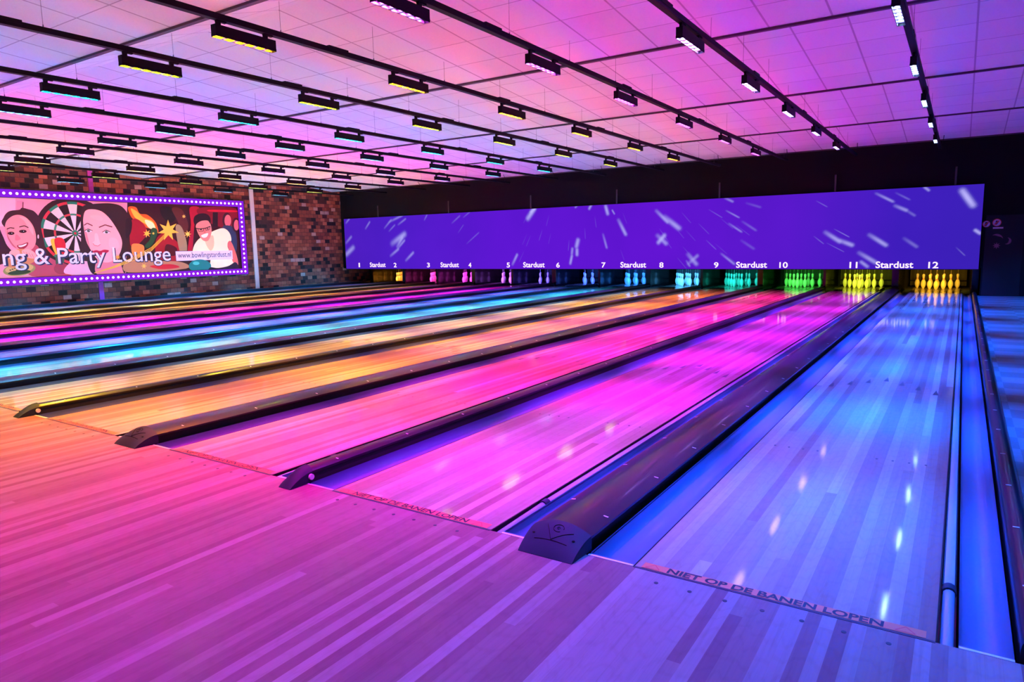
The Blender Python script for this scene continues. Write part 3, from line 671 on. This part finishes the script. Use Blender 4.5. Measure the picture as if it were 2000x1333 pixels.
# printed picture; drawn in the print's own plane. pt(a,b): drawing coordinates -> (y,z) on the wall
def pt(a, b_):
    u_, v_ = a/4, 360+b_/4
    d = fw+rt*((u_-1000)/FPX)-up*((v_-666.5)/FPX); k = (SGX-CAM.x)/d.x
    return (min(max(CAM.y+d.y*k, YA), IY-.01), min(max(CAM.z+d.z*k, IZA+.012), IZB-.012))
_pm = {}
def pmat(c):
    if c not in _pm:
        l = tuple((v/255)**2.2 for v in c)
        _pm[c] = mat('print_%02x%02x%02x' % c, l, .5, emit=l, es=.55); _pm[c].cycles.emission_sampling = 'NONE'
    return _pm[c]
layer = [0]
def smooth_loop(P, n=5):
    out = []; N = len(P)
    for i in range(N):
        p0, p1, p2, p3 = [Vector(P[(i+k-1) % N]) for k in range(4)]
        for j in range(n):
            s = j/n; out.append(.5*((2*p1)+(p2-p0)*s+(2*p0-5*p1+4*p2-p3)*s*s+(3*p1-p0-3*p2+p3)*s**3))
    return out
def ell(cx, cy, rx, ry, rot=0, n=24, a0=0, a1=360):
    return [(cx+rx*math.cos(math.radians(a0+(a1-a0)*k/n))*math.cos(rot)-ry*math.sin(math.radians(a0+(a1-a0)*k/n))*math.sin(rot), cy+rx*math.cos(math.radians(a0+(a1-a0)*k/n))*math.sin(rot)+ry*math.sin(math.radians(a0+(a1-a0)*k/n))*math.cos(rot)) for k in range(n)]
class Pic:
    def __init__(s): s.items = []
    def poly(s, P, c, smooth=True):
        layer[0] += 1
        Q = smooth_loop(P) if smooth else P
        s.items.append(([pt(*q) for q in Q], c, SGX+.0012+layer[0]*.00011)); return s
    def e(s, cx, cy, rx, ry, c, rot=0): return s.poly(ell(cx, cy, rx, ry, rot), c, False)
    def line(s, P, wd, c):
        for (A, B) in zip(P[:-1], P[1:]):
            A, B = Vector(A), Vector(B); d = (B-A).normalized(); nn = Vector((-d.y, d.x))*wd/2
            s.poly([tuple(A+nn), tuple(B+nn), tuple(B-nn), tuple(A-nn)], c, False)
        return s
    def build(s, name):
        mats = sorted({c for _, c, _ in s.items}); bm = bmesh.new()
        me = bpy.data.meshes.new(name)
        for c in mats: me.materials.append(pmat(c))
        from mathutils.geometry import tessellate_polygon
        vs, fs, mi = [], [], []
        for P, c, xx in s.items:
            o = len(vs); vs += [(xx, y, z) for y, z in P]
            for tri in tessellate_polygon([[Vector((y, z, 0)) for y, z in P]]): fs.append(tuple(o+i for i in tri)); mi.append(mats.index(c))
        me.from_pydata(vs, [], fs)
        for p, k in zip(me.polygons, mi): p.material_index = k
        bm.from_mesh(me)
        for f in bm.faces:
            f.normal_update()
            if f.normal.x < 0: f.normal_flip()
        bm.to_mesh(me); bm.free()
        return child_at(link(name, me), sign)
def rect(a0, b0, a1, b1): return [(a0, b0), (a1, b0), (a1, b1), (a0, b1)]
p = Pic()
p.poly(rect(-60, 100, 1000, 760), (222, 132, 160), False).poly(rect(990, 100, 1900, 760), (52, 10, 22), False)
p.poly(rect(-60, 100, 120, 330), (232, 160, 190), False).poly([(130, 130), (180, 130), (200, 260), (120, 260)], (205, 120, 150), False)
p.line([(180, 140), (176, 215)], 10, (120, 40, 60))
p.build('printed_backdrop')
# dartboard (true circle in the plane of the print)
cy0, cz0 = pt(588, 384); R0 = cz0-pt(588, 640)[1]
p = Pic()
def ring(r0, r1, a0, a1, c, n=3):
    layer[0] += .02; P = [(cy0+R0*r1*math.cos(a0+(a1-a0)*k/n), cz0+R0*r1*math.sin(a0+(a1-a0)*k/n)) for k in range(n+1)]+[(cy0+R0*r0*math.cos(a1-(a1-a0)*k/n), cz0+R0*r0*math.sin(a1-(a1-a0)*k/n)) for k in range(n+1)]
    p.items.append(([(min(y, IY), min(max(z, IZA+.012), IZB-.012)) for y, z in P], c, SGX+.0012+layer[0]*.00011))
ring(.0, 1.10, 0, 2*PI-.001, (45, 18, 26), 48); layer[0] += 1
for k in range(20):
    a0 = (k-.5)*PI/10; a1 = (k+.5)*PI/10; dk = k % 2 == 0
    ring(.07, .93, a0, a1, (34, 14, 22) if dk else (226, 186, 196))
layer[0] += 1
for k in range(20):
    a0 = (k-.5)*PI/10; a1 = (k+.5)*PI/10; dk = k % 2 == 0
    ring(.88, .96, a0, a1, (196, 44, 60) if dk else (30, 110, 88)); ring(.54, .60, a0, a1, (186, 50, 62) if dk else (60, 120, 100))
layer[0] += 1; ring(0, .09, 0, 2*PI-.001, (36, 112, 84), 20); layer[0] += 1; ring(0, .04, 0, 2*PI-.001, (190, 40, 60), 12)
p.build('printed_dartboard')
p = Pic()      # young woman eating on the left
p.poly([(-20, 340), (20, 400), (50, 470), (90, 520), (120, 560), (-20, 620)], (52, 16, 28))
p.poly([(30, 330), (28, 260), (70, 212), (150, 200), (170, 185), (220, 195), (270, 215), (315, 275), (322, 350), (345, 450), (360, 560), (380, 700), (260, 700), (250, 500)], (58, 24, 34))
p.poly([(230, 470), (290, 480), (330, 540), (440, 600), (520, 660), (540, 720), (250, 720), (210, 620)], (176, 66, 86))
p.poly([(38, 345), (50, 290), (95, 250), (150, 240), (205, 262), (255, 320), (280, 400), (275, 470), (240, 515), (180, 528), (130, 510), (85, 460), (50, 400)], (226, 128, 138))
p.poly([(150, 255), (205, 265), (250, 330), (262, 400), (225, 350), (190, 290)], (240, 150, 158)).poly([(60, 330), (62, 400), (95, 460), (130, 500), (95, 480), (56, 410)], (186, 88, 102))
p.line([(52, 352), (80, 340), (112, 345)], 8, (74, 28, 36)).line([(150, 335), (190, 325), (222, 340)], 8, (74, 28, 36))
p.e(86, 384, 27, 13, (70, 20, 30)).e(178, 369, 30, 13, (70, 20, 30)).e(88, 386, 11, 9, (20, 8, 12)).e(180, 371, 12, 10, (20, 8, 12)).e(92, 383, 3, 3, (250, 220, 230)).e(184, 368, 3, 3, (250, 220, 230))
p.poly([(120, 400), (135, 395), (160, 425), (140, 440), (118, 436)], (206, 104, 118))
p.poly([(132, 480), (170, 470), (218, 455), (212, 485), (180, 508), (150, 505)], (150, 34, 58)).poly([(142, 482), (172, 476), (208, 464), (196, 480), (160, 492)], (250, 225, 228))
p.e(298, 410, 6, 16, (230, 170, 180))
p.build('printed_girl')
p = Pic()      # burger in two hands
p.e(150, 668, 128, 48, (150, 128, 74), -.12).e(150, 660, 112, 36, (196, 150, 96), -.12).e(150, 690, 90, 18, (44, 58, 34), -.1)
p.poly([(40, 600), (110, 520), (180, 505), (260, 530), (290, 575), (260, 610), (180, 640), (80, 650)], (196, 120, 84))
p.poly([(75, 530), (110, 512), (150, 520), (150, 560), (110, 590), (70, 580)], (240, 150, 152)).poly([(170, 520), (220, 508), (270, 535), (285, 575), (240, 580), (190, 560)], (240, 150, 152))
for k in range(4): p.line([(180+k*22, 525+k*6), (205+k*20, 560+k*6)], 3, (180, 84, 96))
for k in range(9): p.e(80+k*17, 672-(k % 3)*7, 8, 4, (38, 40, 26))
p.build('printed_burger')
p = Pic()      # drink held beside the dartboard
p.poly([(395, 440), (425, 425), (450, 440), (470, 500), (450, 560), (420, 520)], (236, 170, 60)).poly([(425, 430), (480, 420), (510, 460), (505, 530), (470, 580), (440, 520)], (196, 30, 48)).poly([(440, 550), (500, 555), (490, 640), (440, 640)], (60, 80, 60)).e(480, 660, 60, 45, (150, 50, 70))
p.build('printed_drink')
p = Pic()      # woman in the middle
p.poly([(630, 250), (645, 175), (700, 158), (790, 150), (880, 152), (950, 175), (1000, 240), (1012, 330), (1018, 420), (990, 520), (975, 640), (970, 700), (860, 700), (640, 640), (632, 420)], (48, 22, 30))
p.poly([(510, 700), (540, 620), (640, 600), (720, 620), (760, 700)], (222, 150, 178)).poly([(680, 600), (720, 610), (780, 640), (820, 700), (720, 700)], (38, 16, 26))
p.poly([(760, 590), (870, 560), (930, 600), (960, 680), (960, 710), (760, 710)], (206, 108, 126))
p.poly([(652, 330), (650, 260), (668, 208), (720, 196), (790, 212), (850, 262), (905, 340), (945, 420), (952, 480), (930, 550), (880, 600), (820, 612), (762, 590), (712, 520), (672, 440)], (244, 152, 164))
p.poly([(700, 250), (760, 240), (800, 265), (790, 285), (740, 275)], (247, 158, 169)).poly([(860, 420), (910, 430), (930, 490), (890, 520), (850, 480)], (248, 160, 172)).poly([(655, 330), (668, 420), (700, 500), (690, 440), (670, 360)], (206, 110, 128))
p.line([(655, 322), (680, 305), (722, 325)], 8, (96, 44, 50)).line([(772, 338), (820, 318), (876, 335)], 9, (96, 44, 50))
for ex, ey in ((690, 364), (830, 374)):
    p.poly([(ex-30, ey+2), (ex, ey-15), (ex+30, ey+2), (ex, ey+13)], (228, 190, 204)).e(ex+1, ey, 13, 12, (84, 92, 92)).e(ex+1, ey, 6, 6, (14, 10, 14)).e(ex+5, ey-4, 2.5, 2.5, (255, 240, 250)); p.line([(ex-32, ey+2), (ex-4, ey-16), (ex+32, ey)], 5, (50, 20, 30))
p.poly([(738, 390), (760, 388), (775, 440), (782, 470), (760, 482), (728, 474), (722, 455), (738, 440)], (250, 170, 178)).line([(724, 462), (736, 478), (764, 484), (784, 470)], 5, (196, 96, 112))
p.poly([(712, 528), (750, 516), (780, 522), (812, 512), (850, 520), (820, 545), (775, 552), (735, 545)], (178, 30, 66)).line([(714, 530), (775, 530), (846, 521)], 3, (120, 16, 44))
p.build('printed_woman')
p = Pic()      # flames, peppers
p.poly([(1000, 180), (1060, 180), (1090, 230), (1150, 240), (1215, 300), (1235, 380), (1180, 350), (1110, 330), (1060, 290), (1020, 250)], (214, 84, 30)).poly([(1020, 190), (1070, 215), (1120, 260), (1190, 290), (1215, 350), (1150, 320), (1080, 280), (1045, 250)], (248, 168, 62)).poly([(1130, 280), (1190, 300), (1210, 350), (1160, 340)], (252, 222, 170))
p.poly([(1250, 180), (1330, 180), (1390, 230), (1340, 300), (1270, 260)], (24, 8, 14)).poly([(1340, 190), (1420, 200), (1470, 330), (1420, 420), (1390, 300)], (84, 34, 34)).poly([(1480, 185), (1560, 190), (1520, 300), (1500, 520), (1465, 520), (1490, 320)], (164, 18, 48))
p.poly([(1020, 300), (1060, 270), (1120, 310), (1150, 380), (1110, 440), (1060, 480), (1015, 470)], (150, 18, 40)).poly([(980, 290), (1010, 265), (1030, 300), (1020, 380), (985, 420)], (34, 12, 24))
p.poly([(1180, 350), (1215, 345), (1228, 380), (1190, 470), (1150, 500), (1130, 480), (1170, 430)], (30, 74, 48)).poly([(1220, 430), (1290, 380), (1370, 440), (1420, 500), (1400, 600), (1300, 600), (1220, 560)], (146, 16, 34)).poly([(1300, 470), (1380, 500), (1360, 560), (1290, 540)], (70, 10, 24))
p.poly([(1030, 470), (1120, 480), (1110, 560), (1040, 560)], (222, 120, 60)).poly([(1370, 330), (1420, 340), (1460, 480), (1440, 600), (1400, 520)], (150, 120, 96)).poly([(1000, 600), (1240, 600), (1420, 610), (1450, 660), (1000, 690)], (176, 110, 84)).poly([(1170, 640), (1330, 625), (1400, 650), (1260, 665)], (196, 30, 44))
p.build('printed_flames')
p = Pic()      # man with a ball and the people behind him
p.poly([(1560, 185), (1840, 190), (1840, 330), (1700, 330), (1560, 250)], (120, 12, 34)).poly([(1640, 200), (1840, 205), (1840, 218), (1640, 214)], (200, 24, 52)).poly([(1660, 220), (1700, 220), (1700, 330), (1660, 330)], (36, 10, 22), False)
p.e(1770, 282, 34, 60, (60, 20, 30)).e(1778, 285, 26, 46, (214, 96, 110)).poly([(1735, 340), (1810, 330), (1845, 400), (1845, 520), (1790, 500)], (44, 50, 80)).e(1840, 318, 28, 56, (60, 16, 28)).e(1845, 320, 20, 42, (210, 92, 108))
p.poly([(1505, 540), (1515, 480), (1550, 430), (1600, 400), (1680, 360), (1745, 345), (1790, 380), (1805, 440), (1775, 480), (1800, 540), (1835, 590), (1800, 640), (1650, 655), (1640, 560), (1560, 530)], (244, 216, 184)).poly([(1600, 440), (1660, 400), (1670, 480), (1640, 520)], (214, 176, 150))
p.poly([(1775, 470), (1800, 445), (1835, 520), (1858, 600), (1855, 640), (1825, 620), (1800, 560)], (206, 92, 92))
p.poly([(1525, 320), (1530, 280), (1570, 262), (1620, 270), (1645, 320), (1650, 380), (1625, 440), (1585, 440), (1548, 390)], (222, 120, 116)).poly([(1510, 290), (1520, 250), (1560, 230), (1610, 232), (1640, 262), (1642, 310), (1620, 285), (1570, 288), (1535, 310), (1525, 330)], (38, 18, 26))
p.line([(1522, 345), (1560, 350), (1600, 345), (1642, 330)], 7, (16, 8, 14)); p.line([(1542, 346), (1552, 370), (1584, 368), (1592, 344)], 4, (30, 12, 20)).line([(1604, 342), (1608, 362), (1632, 356), (1640, 334)], 4, (30, 12, 20)).e(1568, 356, 7, 5, (50, 20, 30)).e(1620, 349, 7, 5, (50, 20, 30)).poly([(1590, 352), (1600, 352), (1606, 378), (1590, 382)], (200, 100, 100)).poly([(1572, 400), (1622, 384), (1612, 412), (1586, 418)], (252, 236, 234))
p.e(1560, 640, 88, 52, (16, 110, 112)).e(1530, 618, 26, 14, (70, 170, 168)).poly([(1640, 650), (1700, 655), (1780, 640), (1840, 610), (1850, 680), (1640, 690)], (40, 20, 44))
p.build('printed_man')
p = Pic()      # golden stars and their trails
def star(cx, cy, R, r, k, c, rot=0): p.poly([(cx+(R if i % 2 == 0 else r)*math.cos(PI*i/k+rot), cy+(R if i % 2 == 0 else r)*math.sin(PI*i/k+rot)) for i in range(2*k)], c, False)
for off in (0, 12, 24): p.line([(735+off, 694-off*.3), (900, 650-off*.5), (1040, 596-off), (1180, 520-off), (1290, 410-off)], 5, (226, 164, 60))
star(1312, 362, 84, 36, 7, (240, 172, 66), .2); star(1146, 386, 34, 13, 7, (240, 172, 66)); star(1464, 390, 30, 11, 7, (238, 180, 80)); star(1434, 252, 17, 7, 7, (238, 180, 80)); star(918, 570, 24, 9, 7, (226, 150, 60)); star(1122, 640, 24, 9, 6, (230, 170, 80)); star(1196, 385, 12, 5, 6, (240, 172, 66))
p.build('printed_stars')
def wall_text(s, a0, bt0, a1, bt1, col, name, bold, lift, dy=0, dz=0):
    """s written from drawing point (a0,bottom bt0) to (a1, top bt1) on the print plane"""
    y0, z0 = pt(a0, bt0); y1, z1 = pt(a1, bt1)
    me = fit_text(s, y0, y1, z0, z1, bold, res=4); me.materials.clear(); me.materials.append(col)
    o = link(name, me, sign); o.rotation_euler = (PI/2, 0, PI/2); o.location = (lift, -8.4+dy, dz); return o
zt1 = pt(460, 498)[1]; ztb = pt(190, 672)[1]
for col, nm, bold, lift, dy, dz in ((pmat((40, 40, 74)), 'lettering_outline', .035, .014, .018, -.018), (pmat((206, 196, 226)), 'lettering', .004, .0155, 0, 0)):  # dark printed outline behind the pale letters
    y0 = pt(20, 600)[0]; y1 = pt(1330, 560)[0]
    me = fit_text('ng & Party Lounge', y0, y1, ztb, zt1, bold, res=4); me.materials.clear(); me.materials.append(col)
    o = link(nm, me, sign); o.rotation_euler = (PI/2, 0, PI/2); o.location = (lift, -8.4+dy, dz)
ya, za = pt(1376, 600); yb_, zb3 = pt(1812, 518)
b = MB(); b.box(SGX+.010, SGX+.0125, ya-.012, yb_+.012, za-.012, zb3+.012); child_at(b.obj('address_plate_edge', pmat((70, 50, 90))), sign)
b = MB(); b.box(SGX+.012, SGX+.0145, ya, yb_, za, zb3); child_at(b.obj('address_plate', pmat((214, 190, 220))), sign)
me = fit_text('www.bowlingstardust.nl', ya+.06, yb_-.06, za+.035, zb3-.035, .0, res=4); me.materials.clear(); me.materials.append(pmat((38, 30, 80)))
o = link('address_lettering', me, sign); o.rotation_euler = (PI/2, 0, PI/2); o.location = (.0155, -8.4, 0)
